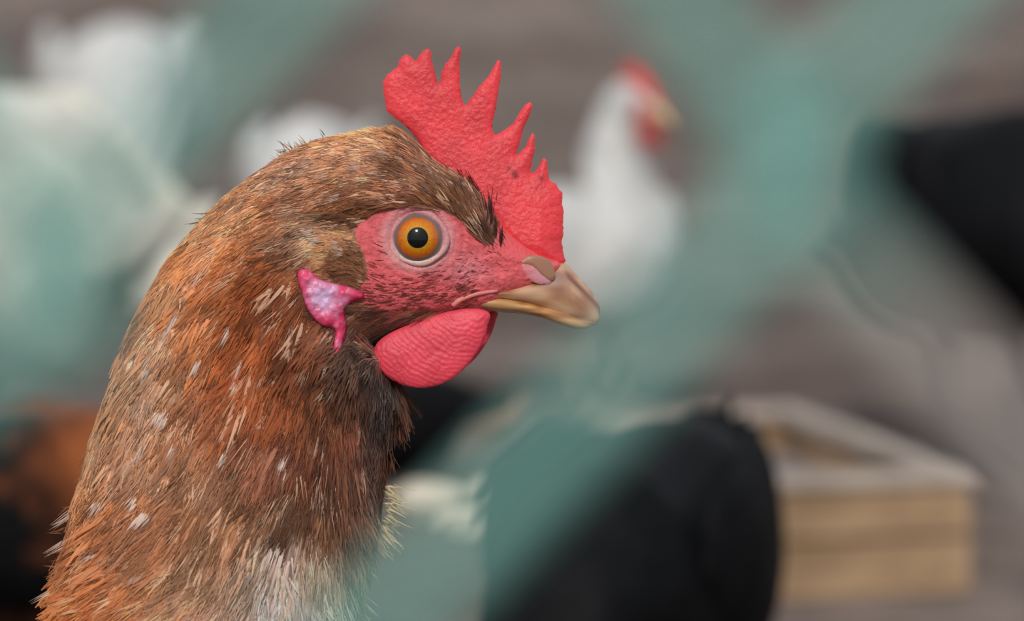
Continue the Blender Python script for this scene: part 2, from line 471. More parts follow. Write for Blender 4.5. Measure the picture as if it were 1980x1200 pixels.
def feather_length(u, v):
    L = 66 + np.clip(v - 330, 0, 900) * 0.06
    L = np.where((u > 580) & (u < 730) & (v > 430) & (v < 560), 34, L)        # ear tuft
    L = np.where((u > 690) & (v > 560) & (v < 690), 44, L)                    # jaw
    L = np.where((u > 780) & (v < 470), 64, L)                                # brow
    return np.where(v > 1300, 170, L)

LOBE = [(584, 544), (584, 528), (593, 521), (609, 525), (628, 541), (655, 549), (687, 557), (711, 573), (689, 584), (675, 594), (673, 608), (676, 627), (672, 656), (665, 683), (655, 688), (649, 680), (653, 656), (652, 635), (631, 629), (612, 613), (599, 592), (591, 565)]
VB, FB, CB, off = [], [], [], 0
def add_strands(r):
    global off
    v, f, c = r; VB.append(v); FB.append(f + off); CB.append(c); off += len(v)

def clumps(n, weight, per, lscale=1.0, wbase=2.2, spread=0.16, clump_w=9, lift=(2, 6), keep=None, bright=(0.7, 1.3), colscale=1.0, vary=0.34):
    p, nr = sample(n, weight)
    ok = ~bare(p[:, 0], p[:, 1]) & ~in_poly(p[:, 0], p[:, 1], LOBE)
    if keep is not None: ok &= keep(p)
    p, nr = p[ok], nr[ok]; n = len(p)
    t = tangent(p, nr, rng.normal(0, 0.13, n))
    Lf = feather_length(p[:, 0], p[:, 1]) * lscale * rng.uniform(0.7, 1.25, n)
    c = plume_col(p[:, 0], p[:, 1])
    ff = flow(p[:, 0], p[:, 1]); q0 = p[:, :2] - np.array([700., 700.])
    al = (q0 * ff).sum(1) / 95; ac = (q0[:, 0] * -ff[:, 1] + q0[:, 1] * ff[:, 0]) / 15
    coarse = (0.66 + 0.68 * vnoise(p, 1 / 34, 11)) * (0.58 + 0.84 * vnoise(np.c_[al + 9, ac + 40, p[:, 2] / 40 + 9], 1.0, 12))
    tuft = np.exp(-(((p[:, 0] - 645) / 44) ** 2 + ((p[:, 1] - 480) / 36) ** 2)); c = c * (1 + .65 * tuft[:, None])
    red_ = np.clip((p[:, 0] - 520) / 120, 0, 1) * np.clip((560 - p[:, 1]) / 120, 0, 1)
    c = c * (1 - red_[:, None] * np.array([-.06, .07, .16]))
    c = c * coarse[:, None] * np.exp(rng.normal(0, vary, n))[:, None]
    warm = rng.normal(0, 0.10, n); c = c * np.stack([1 + warm * .3, 1 - warm * .25, 1 - warm], 1)
    pale = rng.random(n) < 0.07
    c[pale] = 0.5 * c[pale] + 0.5 * lin((212, 178, 150))
    dark = rng.random(n) < 0.10
    c[dark] *= 0.45
    rep = np.repeat(np.arange(n), per); k = len(rep)
    b = np.cross(nr, t); b /= np.linalg.norm(b, axis=1)[:, None] + 1e-9
    s = rng.uniform(-1, 1, k); a = rng.uniform(0, 0.45, k)
    ls = (Lf / 70.0)[rep]
    root = p[rep] + b[rep] * (s * clump_w * np.minimum(1.3, ls + .25))[:, None] + t[rep] * (a * Lf[rep])[:, None] + nr[rep] * rng.uniform(0, 2.5, k)[:, None]
    td = t[rep] + b[rep] * (s * spread + rng.normal(0, 0.07, k))[:, None]
    td /= np.linalg.norm(td, axis=1)[:, None]
    cs = c[rep] * rng.uniform(*bright, k)[:, None] * colscale
    add_strands(strands(root, td, nr[rep], Lf[rep] * (0.75 - a * .7) * rng.uniform(.7, 1.15, k), wbase * rng.uniform(.6, 1.3, k), cs,
                        rng.uniform(*lift, k) * np.minimum(1.4, ls + .3), rng.normal(0, 3, k) * ls))

frame_w = np.where(PG[:, :, 1] < 1280, 1.0, 0.0) * np.where(PG[:, :, 0] < 985, 1.0, 0) * np.where(PG[:, :, 2] > -30, 1.0, 0.3)
head_w = frame_w * np.where(PG[:, :, 1] < 560, 1.0, 0.0) * np.where(PG[:, :, 0] > 380, 1.0, 0.0)
neck_w = frame_w * np.where(PG[:, :, 1] > 440, 1.0, 0.0)
not_jaw = lambda p: ~((p[:, 0] > 700) & (p[:, 1] > 560) & (p[:, 1] < 690))
# broad soft vanes underneath, then fine barbs above
clumps(5200, neck_w, 5, 1.0, 7.0, 0.08, 9, (1, 4), not_jaw, (0.85, 1.15), 0.95, 0.2)
clumps(3200, head_w, 5, 0.95, 5.0, 0.06, 6, (1, 3), not_jaw, (0.85, 1.15), 0.95, 0.2)
clumps(6500, neck_w, 11, 1.35, 2.3, 0.09, 5, (2, 6), not_jaw, (0.8, 1.2), 1.0, 0.26)
low_neck = lambda p: (p[:, 1] > 540 + rng.uniform(-60, 60, len(p))) & (p[:, 0] < 700)
clumps(1500, neck_w, 9, 1.5, 8.0, 0.07, 9, (4, 8), low_neck, (0.9, 1.12), 0.98, 0.22)
clumps(2200, neck_w, 10, 1.4, 1.9, 0.10, 7, (6, 10), low_neck, (0.8, 1.25), 1.05, 0.25)
clumps(6500, head_w, 9, 1.0, 1.9, 0.07, 3.6, (1.5, 4), not_jaw, vary=0.42)
jaw_w = frame_w * np.where((PG[:, :, 1] > 545) & (PG[:, :, 1] < 700) & (PG[:, :, 0] > 660), 1.0, 0.0)
clumps(2600, jaw_w, 9, 1.1, 1.9, 0.08, 4, (1, 4), None, (0.7, 1.3), 1.35)
trunk_w = np.where(PG[:, :, 1] >= 1230, 1.0, 0.0) * np.ones_like(frame_w)
trunk_w *= np.where(PG[:, :, 1] < 2290, 1, 0)
clumps(3200, trunk_w, 9, 1.0, 11, 0.16, 40, (4, 16))
# stray barbs standing off the outline of nape, neck and breast
def wisps(pts, nper, Ln, wd, colr, spread=0.35):
    for (u, v, du, dv) in pts:
        k = nper; p = np.tile(np.array([[u, v, 0.0]]), (k, 1)) + np.stack([rng.normal(0, 6, k), rng.normal(0, 6, k), rng.uniform(-25, 25, k)], 1)
        t = np.tile(np.array([[du, dv, 0.0]]), (k, 1)) + rng.normal(0, spread, (k, 3)) * np.array([1, 1, .4]); t /= np.linalg.norm(t, axis=1)[:, None]
        nd = np.tile(np.array([[0, 0, 1.0]]), (k, 1)); nd -= (nd * t).sum(1)[:, None] * t; nd /= np.linalg.norm(nd, axis=1)[:, None]
        add_strands(strands(p, t, nd, Ln * rng.uniform(.6, 1.2, k), wd * rng.uniform(.7, 1.2, k), np.tile(lin(colr) * .5, (k, 1)) * rng.uniform(.7, 1.2, k)[:, None], np.zeros(k), rng.normal(0, 4, k)))
wisps([(745, 950, .85, .5), (750, 965, .85, .5), (748, 980, .85, .52), (746, 995, .8, .6), (740, 1010, .75, .62), (735, 1030, .7, .7), (726, 1045, .5, .86), (745, 940, .8, .5)], 13, 42, 2.6, (214, 190, 145), .16)
wisps([(700, 1080, .6, .8), (696, 1120, .6, .8), (694, 1160, .6, .8), (690, 1190, .6, .8), (700, 1060, .5, .85)], 10, 40, 2.2, (205, 198, 165), .2)
wisps([(140, 985, -.8, .6), (130, 1020, -.85, .5), (160, 930, -.6, .8), (125, 1090, -.95, .3), (120, 1100, -.95, .25), (118, 1110, -.9, .4), (112, 1160, -.7, .7), (172, 880, -.6, .8), (395, 430, -.9, .2), (405, 420, -.9, .1), (330, 545, -.8, .6)], 6, 30, 2.4, (176, 118, 78), .2)
wisps([(575, 288, -.7, -.7), (590, 285, -.5, -.8), (560, 298, -.8, -.5), (545, 300, -.9, -.3)], 9, 22, 2.0, (190, 140, 100), .35)
wisps([(630, 272, -.5, -.9)], 3, 22, 2.6, (60, 44, 40), .1)
wisps([(760, 830, .3, 1), (768, 790, .3, 1), (765, 760, .3, 1), (752, 880, .2, 1)], 10, 34, 2.2, (120, 70, 42), .15)
# pale quill tips scattered down the side of the neck
for (u, v, L, wq) in [(352, 612, 46, 12), (336, 640, 34, 8), (312, 672, 40, 10), (398, 696, 30, 9), (300, 712, 30, 7), (260, 790, 36, 7), (226, 770, 40, 5), (320, 795, 26, 12), (338, 800, 26, 9), (296, 862, 28, 12), (272, 880, 26, 10), (354, 858, 26, 7), (214, 955, 34, 12),
                      (300, 985, 28, 20), (280, 955, 20, 12), (206, 1055, 26, 18), (290, 1098, 24, 16), (145, 990, 40, 8), (136, 1040, 44, 8), (455, 876, 20, 12), (455, 640, 30, 4), (560, 880, 30, 7), (565, 905, 34, 5), (232, 1140, 24, 14), (122, 1130, 50, 7),
                      (410, 415, 26, 9), (430, 400, 22, 8), (610, 450, 20, 14), (622, 466, 18, 10), (660, 475, 18, 8), (670, 490, 18, 8), (640, 345, 28, 5), (700, 325, 30, 5), (660, 385, 28, 5), (750, 300, 36, 5), (470, 730, 36, 4), (480, 700, 40, 3), (380, 560, 26, 6), (400, 530, 30, 5), (640, 700, 24, 4), (700, 830, 30, 3), (556, 1060, 60, 9), (572, 1075, 60, 8), (540, 1050, 40, 7)]:
    if v < 500: L, wq = L * .8, wq * .5
    k = 11; p = np.stack([u + rng.normal(0, wq * .35, k), v + rng.normal(0, 4, k), np.zeros(k)], 1); p[:, 2] = surfw(p[:, 0], p[:, 1]) + 14
    nd = np.tile(np.array([[0, 0, 1.0]]), (k, 1)); t = tangent(p, nd)
    add_strands(strands(p, t, nd, L * 1.25 * rng.uniform(.7, 1.1, k), wq * .30 * rng.uniform(.6, 1.1, k), np.tile(lin((196, 172, 160)), (k, 1)) * rng.uniform(.6, 1.1, k)[:, None], np.full(k, 3.0), rng.normal(0, 2, k)))
VB = np.vstack(VB); FB = np.vstack(FB); CB = np.clip(np.vstack(CB) * ALB_F, 0.004, 0.9)
tag(mesh('plumage', L3(VB[:, 0], VB[:, 1], VB[:, 2]), FB, M_FEATHER, hen, CB), 'soft chestnut and buff neck feathers with pale tips', kind='stuff')

# ---- dark bristles on the bare face
VB, FB, CB, off = [], [], [], 0
k = 3400
p = np.stack([rng.uniform(690, 985, k), rng.uniform(395, 605, k)], 1)
den = (np.exp(-((p[:, 1] - 575 + (p[:, 0] - 800) * .08) / 32) ** 2) * (p[:, 0] < 930) + 1.0 * np.exp(-(((p[:, 0] - 945) / 26) ** 2 + ((p[:, 1] - 455 - (p[:, 0] - 945) * 1.1) / 42) ** 2))
       + .55 * np.exp(-(((p[:, 0] - 900) / 60) ** 2 + ((p[:, 1] - 515) / 26) ** 2)) + .35 * np.exp(-(((p[:, 0] - 740) / 22) ** 2 + ((p[:, 1] - 530) / 30) ** 2)))
ok = (rng.random(k) < den * .5) & bare(p[:, 0], p[:, 1]) & (np.hypot(p[:, 0] - EYE[0], p[:, 1] - EYE[1]) > 62)
p = p[ok]; k = len(p); p = np.concatenate([p, np.zeros((k, 1))], 1); p[:, 2] = surfw(p[:, 0], p[:, 1]) + .8
nd = np.tile(np.array([[0, 0, 1.0]]), (k, 1)); t = tangent(p, nd, rng.normal(0, .15, k))
for side in (1, -1):
    q = p * np.array([1, 1, side])
    add_strands(strands(q, t, nd * side, rng.uniform(14, 34, k), rng.uniform(1.0, 1.8, k), np.tile(lin((128, 62, 54)), (k, 1)) * rng.uniform(.6, 1.3, k)[:, None], rng.uniform(1, 3, k), rng.normal(0, 1.5, k)))
# the longer dark bristles standing up beside the comb
for (u, v, du, dv, L) in [(945, 420, -.1, -1, 58), (953, 415, .0, -1, 50), (936, 395, -.5, -.85, 60), (960, 455, -.05, -1, 40), (968, 470, .05, -1, 36), (900, 350, -.5, -.85, 36), (915, 365, -.5, -.85, 44), (925, 380, -.45, -.9, 60), (948, 440, .02, -1, 60)]:
    k = 7; q = np.stack([u + rng.normal(0, 3, k), v + rng.normal(0, 5, k), np.zeros(k)], 1); q[:, 2] = surfw(q[:, 0], q[:, 1]) + 4
    t = np.tile(np.array([[du, dv, 0.05]]), (k, 1)) + rng.normal(0, .06, (k, 3)); t /= np.linalg.norm(t, axis=1)[:, None]
    nd = np.tile(np.array([[0, 0, 1.0]]), (k, 1)); nd = nd - (nd * t).sum(1)[:, None] * t
    add_strands(strands(q, t, nd, L * rng.uniform(.6, 1.05, k), np.full(k, 2.6), np.tile(lin((74, 38, 36)), (k, 1)) * rng.uniform(.6, 1.4, k)[:, None], np.full(k, 1.0), rng.normal(0, 2, k)))
VB = np.vstack(VB); FB = np.vstack(FB); CB = np.vstack(CB)
tag(mesh('face_bristles', L3(VB[:, 0], VB[:, 1], VB[:, 2]), FB, M_FEATHER, hen, CB), 'fine dark bristles on the pink face', kind='stuff')

# ---- comb
COMB = [(818, 300), (812, 276), (797, 257), (784, 244), (760, 225), (748, 215), (744, 193), (740, 166), (741, 157), (749, 144), (768, 130), (772, 118), (777, 110), (785, 105), (795, 110), (805, 119), (813, 104), (821, 96), (828, 95), (834, 101), (834, 113), (840, 135), (847, 160), (849, 163), (851, 158), (853, 143), (861, 123), (873, 111), (880, 94), (886, 90), (892, 95), (889, 121), (889, 159), (893, 188), (898, 203), (901, 203), (909, 193), (925, 169), (944, 148), (955, 129), (960, 118), (965, 115), (969, 120), (969, 145), (964, 175), (959, 209), (953, 231), (952, 249), (956, 260), (960, 260), (968, 256), (992, 239), (1005, 217), (1017, 201), (1025, 197), (1030, 202), (1024, 223), (1013, 247), (1004, 279), (997, 298), (998, 301), (1003, 297), (1016, 284), (1024, 264), (1030, 257), (1035, 263), (1033, 292), (1028, 316), (1025, 331), (1028, 334), (1035, 332), (1043, 319), (1051, 305), (1057, 308), (1060, 335), (1063, 350), (1070, 352), (1076, 355), (1078, 364), (1087, 372), (1089, 380), (1087, 395), (1090, 410), (1088, 435), (1089, 450), (1086, 467), (1089, 490), (1094, 504), (1086, 514), (1065, 518),
        (1030, 520), (990, 510), (960, 480), (930, 440), (890, 400), (850, 360)]
oc = np.array(COMB, float)
def densify(O, step):
    out = []
    for a, b in zip(O, np.roll(O, -1, 0)):
        n = max(1, int(np.linalg.norm(b - a) / step)); out += [a + (b - a) * t for t in np.arange(n) / n]
    return np.array(out)
oc = densify(oc, 5)
j = rng.normal(0, .45, oc.shape); oc = oc + j
pts, h, tri, d = plate2d(oc, 3.4, 8.0, 26)
low = np.clip((pts[:, 1] - 250) / 250, 0, 1) * np.clip((d - 4) / 40, 0, 1)
h = h + low * 16
idx, side, F = two_sided(pts, h, tri, d)
q = pts[idx]; bend = 5 * np.sin((q[:, 0] - 740) / 80.0) * np.clip((430 - q[:, 1]) / 300, 0, 1)
grain = (vnoise(np.c_[q, side * 40], 1 / 4.5, 21) - .5) * 2.6 * np.clip(d[idx] / 8, 0, 1)
cw = bend + side * (h[idx] + grain)
qc = np.tile(lin((224, 64, 71)), (len(q), 1)) * (0.85 + .3 * vnoise(np.c_[q, side * 30], 1 / 40, 22))[:, None]
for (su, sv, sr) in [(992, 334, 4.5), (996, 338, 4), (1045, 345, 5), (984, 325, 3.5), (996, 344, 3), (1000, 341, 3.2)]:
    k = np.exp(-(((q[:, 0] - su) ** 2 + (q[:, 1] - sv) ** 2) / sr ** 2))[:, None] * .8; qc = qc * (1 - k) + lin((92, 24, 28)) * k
mesh('comb', L3(q[:, 0], q[:, 1], cw), F, M_COMB, hen, qc * ALB)

# ---- wattles
def wattle(OUT, w0, thick, colr, curve):
    O = catmull(OUT, 5, closed=True)
    pts, h, tri, d = plate2d(O, 2.6, thick, 50)
    idx, side, F = two_sided(pts, h, tri, d); q = pts[idx]
    rr = np.hypot(q[:, 0] - 905, q[:, 1] - 560); an = np.arctan2(q[:, 1] - 560, q[:, 0] - 905)
    wob = vnoise(np.c_[q, q[:, 0] * 0], 1 / 22, 31) * 9
    fold = np.sin((rr + wob * 1.3) / 1.45 + np.sin(an * 9) * 1.2) * .6 + (vnoise(np.c_[q, side * 9], 1 / 5.0, 33) - .5) * 1.6
    ww = w0 + curve * (q[:, 1] - 620) + side * (h[idx] + fold * np.clip(d[idx] / 6, 0, 1))
    qc = np.tile(lin(colr), (len(q), 1)) * (0.88 + .22 * vnoise(np.c_[q, side], 1 / 35, 34))[:, None]
    o = mesh('wattle', L3(q[:, 0], q[:, 1], ww), F, M_COMB_W, hen, qc * ALB)
    return o
M_COMB_W = mat_attr('wattle_skin', rough=0.45, spec=0.35, sss=0.2, bscale=1600, bstr=0.35, bdist=0.0003)
wattle([(728, 668), (726, 690), (742, 718), (768, 737), (800, 747), (832, 747), (866, 736), (896, 714), (919, 686), (936, 655), (944, 628), (946, 604), (910, 596), (850, 606), (790, 628), (748, 648)], 66, 13, (220, 70, 86), 0.05)
wattle([(760, 668), (760, 690), (776, 718), (800, 733), (840, 733), (880, 722), (912, 700), (935, 672), (950, 645), (959, 618), (961, 602), (930, 592), (870, 600), (800, 630)], -46, 13, (220, 70, 86), -0.05)

# ---- earlobes
for side_ in (1, -1):
    O = catmull(np.array(LOBE, float), 4, closed=True)
    pts, h, tri, d = plate2d(O, 4.0, 13.0, 24)
    idx, sd_, F = two_sided(pts, h, tri, d); q = pts[idx]
    sw = surfw(q[:, 0], q[:, 1])
    lumps = (vnoise(np.c_[q, q[:, 0] * 0], 1 / 9, 41) - .4) * 7 * np.clip(d[idx] / 5, 0, 1)
    ww = side_ * (sw + 8 + np.where(sd_ > 0, h[idx] + lumps, -h[idx] * .8))
    cw_ = np.exp(-(((q[:, 0] - 632) / 30) ** 2 + ((q[:, 1] - 572) / 30) ** 2)) * 1.1 + (vnoise(np.c_[q, q[:, 0] * 0], 1 / 7, 42) - .5) * .7
    cw_ = np.clip(cw_, 0, 1)[:, None]
    qc = lin((214, 58, 100)) * (1 - cw_) + lin((214, 176, 214)) * cw_
    mesh('earlobe', L3(q[:, 0], q[:, 1], ww), F if side_ > 0 else [tuple(reversed(f)) for f in F], M_LOBE, hen, qc * ALB)

# ---- beak
def mandible(name, us, top, bot, hw, colfun, flat=1.0):
    K = catmull(np.c_[us, top, bot, hw], 8)
    ns = 40; th = np.linspace(0, 2 * math.pi, ns, endpoint=False); V = []
    for u, t, b, w in K:
        c = np.cos(th); s = np.sin(th)
        vv = (t + b) / 2 - (b - t) / 2 * np.sign(c) * np.abs(c) ** .8
        prof = 1.0 if flat == 1 else 1.0
        ww = w * np.sign(s) * np.abs(s) ** .75 * (1 - .30 * np.clip(c, 0, 1)) * prof
        V.append(np.c_[np.full(ns, u), vv, ww])
    V = np.vstack(V); nr = len(K)
    colr = colfun(V)
    X, F = with_caps(V, nr, ns); colr = np.vstack([colr, colr[:1], colr[-1:]])
    o = mesh(name, L3(X[:, 0], X[:, 1], X[:, 2]), F, M_HORN, hen, colr * .9)
    bm = bmesh.new(); bm.from_mesh(o.data); bmesh.ops.recalc_face_normals(bm, faces=bm.faces); bm.to_mesh(o.data); bm.free()
    return o
def mixc(a, b, t): t = np.clip(t, 0, 1)[:, None]; return np.asarray(a) * (1 - t) + np.asarray(b) * t
def horn_up(V):
    u, v, w = V.T
    c = np.tile(lin((172, 112, 70)), (len(u), 1))
    n = vnoise(np.c_[u * .25, v, w * .5], 1 / 9, 51)
    c = mixc(c[0], lin((222, 178, 140)), n * 1.9 - .45)
    ridge = np.exp(-((v - 527 - (u - 1092) * 1.02) / 8) ** 2) * np.clip((u - 1088) / 10, 0, 1)
    c = c * (1 - ridge[:, None]) + lin((126, 58, 34)) * ridge[:, None]
    br = np.exp(-(((u - 1126) / 20) ** 2 + ((v - 596) / 18) ** 2)) * .9
    c = c * (1 - br[:, None]) + lin((172, 94, 52)) * br[:, None]
    cere = np.exp(-(((u - 1078) / 22) ** 2 + ((v - 540) / 22) ** 2)) * .7
    return c * (1 - cere[:, None]) + lin((150, 112, 112)) * cere[:, None]
def horn_low(V):
    u, v, w = V.T
    n = vnoise(np.c_[u * .2, v * 1.3, w * .5], 1 / 7, 52)
    c = mixc(lin((176, 112, 56)), lin((222, 172, 114)), n * 1.9 - .45)
    pk = np.clip((945 - u) / 40, 0, 1)[:, None]
    return c * (1 - pk) + lin((206, 120, 116)) * pk
mandible('upper_beak', [905, 930, 960, 1000, 1040, 1075, 1092, 1112, 1135, 1150, 1157, 1160], [571, 564, 556, 548, 530, 512, 509, 527, 552, 571, 584, 596], [579, 577, 578, 585, 596, 607, 612, 619, 627, 629, 622, 606], [56, 55, 53, 48, 42, 36, 32, 27, 20, 14, 9, 3], horn_up)
mandible('lower_beak', [890, 930, 960, 1000, 1040, 1075, 1105, 1128, 1143, 1152], [576, 568, 566, 574, 585, 596, 606, 613, 614, 615], [592, 599, 603, 606, 613, 625, 634, 636, 631, 625], [52, 52, 50, 45.5, 40, 34, 28, 20, 13, 6], horn_low)
# fleshy corner of the mouth
for sg_ in (1, -1):
    pth = catmull([(876, 590), (890, 580), (905, 574), (925, 568), (962, 562)], 5)
    ww = surfw(pth[:, 0], pth[:, 1]) - 0.5
    pth3 = L3(pth[:, 0], pth[:, 1], ww * sg_)
    V, F = tube(pth3, np.linspace(6, 3.5, len(pth)) * S, 10)
    mesh('mouth_corner', V, F, M_LID, hen, np.tile(lin((218, 128, 122)), (len(V), 1)) * ALB)
# nostrils: soft pale skin with a horny flap above the slit
upb = np.array([[1000, 47], [1040, 42], [1075, 36], [1090, 32]])
for sg_ in (1, -1):
    for nm, OUT, thk, wofs, c0, c1 in [('nostril_skin', [(1006, 512), (1020, 505), (1062, 530), (1066, 546), (1052, 550), (1030, 545), (1014, 532)], 3, -1.8, (214, 122, 126), (190, 146, 158)),
                                       ('nostril_flap', [(1010, 511), (1014, 499), (1036, 494), (1060, 502), (1070, 518), (1073, 536), (1064, 545), (1052, 539), (1040, 528), (1028, 516)], 3, -0.6, (168, 112, 88), (150, 106, 80))]:
        O = catmull(np.array(OUT, float), 5, closed=True)
        pts, h, tri, d = plate2d(O, 3.5, thk, 12)
        idx, sd_, F = two_sided(pts, h, tri, d); q = pts[idx]
        bw = np.maximum(np.interp(q[:, 0], upb[:, 0], upb[:, 1]), surfw(q[:, 0], q[:, 1]) * 1.0)
        bw = np.minimum(bw, 52)
        ww = sg_ * (bw + wofs + np.where(sd_ > 0, h[idx], -h[idx] * 1.5 - 4))
        tt = np.clip((q[:, 0] - 1010) / 60, 0, 1)
        mesh(nm, L3(q[:, 0], q[:, 1], ww), F if sg_ > 0 else [tuple(reversed(f)) for f in F], M_LID if nm == 'nostril_skin' else M_HORN, hen, mixc(lin(c0), lin(c1), tt) * ALB)

# ---- eyes
ew = float(surfw(*[[x] for x in EYE])[0])
for sg_ in (1, -1):
    RE, cw0 = 60.0, ew - 31.0
    rad = np.array([0, 4, 8, 12, 15, 17, 18.5, 19.5, 20.5, 22, 25, 28, 31, 34, 36.5, 38, 39, 40, 42, 44, 46, 48, 50, 53, 56, 58, 59.5])
    ns = 96; th = np.linspace(0, 2 * math.pi, ns, endpoint=False); V = []; C = []
    for r in rad:
        z = math.sqrt(max(RE ** 2 - r ** 2, 0)); z += 3.0 * max(0, 1 - (r / 40) ** 2)
        V.append(np.c_[EYE[0] + r * np.cos(th), EYE[1] + r * np.sin(th), np.full(ns, cw0 + z)])
        if r <= 20: c = np.tile(np.array([.0025, .003, .004]), (ns, 1))
        elif r <= 38.5:
            t = (r - 20) / 18.5
            c0 = lin((216, 150, 20)) * (1 - t) + lin((206, 92, 22)) * t
            st = .82 + .3 * rng.random(ns); c = np.tile(c0, (ns, 1)) * st[:, None]
        elif r <= 44: c = np.tile(lin((120, 104, 100)), (ns, 1))
        else: c = np.tile(lin((150, 130, 124)), (ns, 1))
        C.append(c)
    V = np.vstack(V); C = np.vstack(C); V[:, 2] *= sg_
    nr = len(rad); F = grid_faces(nr, ns)
    if sg_ > 0: F = F[:, ::-1]
    eye = mesh('eye', L3(V[:, 0], V[:, 1], V[:, 2]), F, M_EYE, hen, C)
    # eyelid ring
    V, C = [], []
    m1, m2 = 96, 16
    for a in np.linspace(0, 2 * math.pi, m1, endpoint=False):
        rr = 50.5 + (3.5 if math.cos(a) > .6 else 0) * (math.cos(a) - .6) * 2 + 1.2 * math.sin(a * 3)
        for b in np.linspace(0, 2 * math.pi, m2, endpoint=False):
            r2 = rr + (6.2 + 1.2 * math.sin(a * 5 + 1)) * math.cos(b); ry = .965
            V.append((EYE[0] + r2 * math.cos(a), EYE[1] + ry * r2 * math.sin(a), (cw0 + 36.0 + 5.5 * math.sin(b) + .8 * math.sin(a * 40) * (math.cos(b) > 0)) * sg_))
            low = max(0, math.sin(a))
            c = lin((204, 140, 144)) * (1 - low * .8) + lin((218, 188, 176)) * low * .8
            c = c * (.8 + .35 * rng.random())
            C.append(c)
    i, j = np.meshgrid(np.arange(m1), np.arange(m2), indexing='ij'); i2, j2 = (i + 1) % m1, (j + 1) % m2
    F = np.stack([i * m2 + j, i2 * m2 + j, i2 * m2 + j2, i * m2 + j2], -1).reshape(-1, 4)
    if sg_ < 0: F = F[:, ::-1]
    V = np.array(V); mesh('eyelid', L3(V[:, 0], V[:, 1], V[:, 2]), F, M_LID, hen, np.array(C) * ALB)

# ---- legs (below the picture)
M_LEG = mat_noise('yellow_leg_scales', (196, 150, 70), (222, 182, 100), 300, 0.5, 0.6, 0.0006, 900)
def leg_mesh(hip, ankle_h, foot, sc=1.0):
    """thigh, scaly shank and four toes; everything in metres with the foot on z = 0"""
    x, y = foot
    parts = [tube(catmull([hip, (x - .012 * sc, y, ankle_h * 1.15), (x - .010 * sc, y, ankle_h * .9), (x, y, .012 * sc)], 6), np.interp(np.linspace(0, 1, 19), [0, .33, .6, 1], [.022 * sc, .010 * sc, .006 * sc, .0055 * sc]), 10)]
    for a, L in ((-.45, .045), (0, .055), (.45, .045), (math.pi, .022)):
        dx, dy = math.cos(a), math.sin(a); L *= sc
        parts.append(tube(catmull([(x, y, .012 * sc), (x + dx * L * .5, y + dy * L * .5, .0085 * sc), (x + dx * L * .9, y + dy * L * .9, .0045 * sc), (x + dx * L, y + dy * L, .002 * sc)], 4), np.linspace(.0055, .0018, 13) * sc, 8))
    return merge(parts)
for y0 in (-.028, .028):
    V, F = leg_mesh((-.145, y0 * 1.2, .135), .075, (-.140, y0))
    tilt = Matrix.Rotation(PITCH, 4, 'X')                      # feet flat on the level ground
    V = np.array([tuple(tilt @ Vector(v)) for v in V])
    mesh('leg', V, F, M_LEG, hen)

# ------------------------------------------------------------------ the flock behind
M_RED = mat_noise('flock_red_skin', (196, 52, 52), (220, 84, 78), 120, 0.5, 0.4, 0.001)
M_BEAK2 = mat_noise('flock_beak_horn', (200, 160, 110), (222, 186, 140), 60, 0.4, 0.1, 0.0005)
M_BLACKEYE = mat_noise('flock_eye', (20, 14, 10), (60, 30, 10), 50, 0.15, 0.0, 0.0005)
PLUM = {
    'white': mat_noise('white_plumage', (176, 177, 176), (206, 206, 204), 40, 0.75, 0.5, 0.004, 140),
    'cream': mat_noise('cream_plumage', (186, 182, 172), (216, 214, 204), 26, 0.75, 0.5, 0.004, 140),
    'black': mat_noise('black_plumage', (6, 7, 9), (15, 16, 19), 40, 0.6, 0.5, 0.004, 140, spec=0.1),
    'dark': mat_noise('dark_brown_plumage', (8, 8, 10), (176, 100, 56), 12, 0.55, 0.5, 0.004, 140, mid=(0.45, 0.70), spec=0.15),
    'dark_grey_comb': None}
def xz(h, a, p):
    c, s = math.cos(a), math.sin(a); return (h[0] + p[0] * c - p[1] * s, h[1] + p[0] * s + p[1] * c)

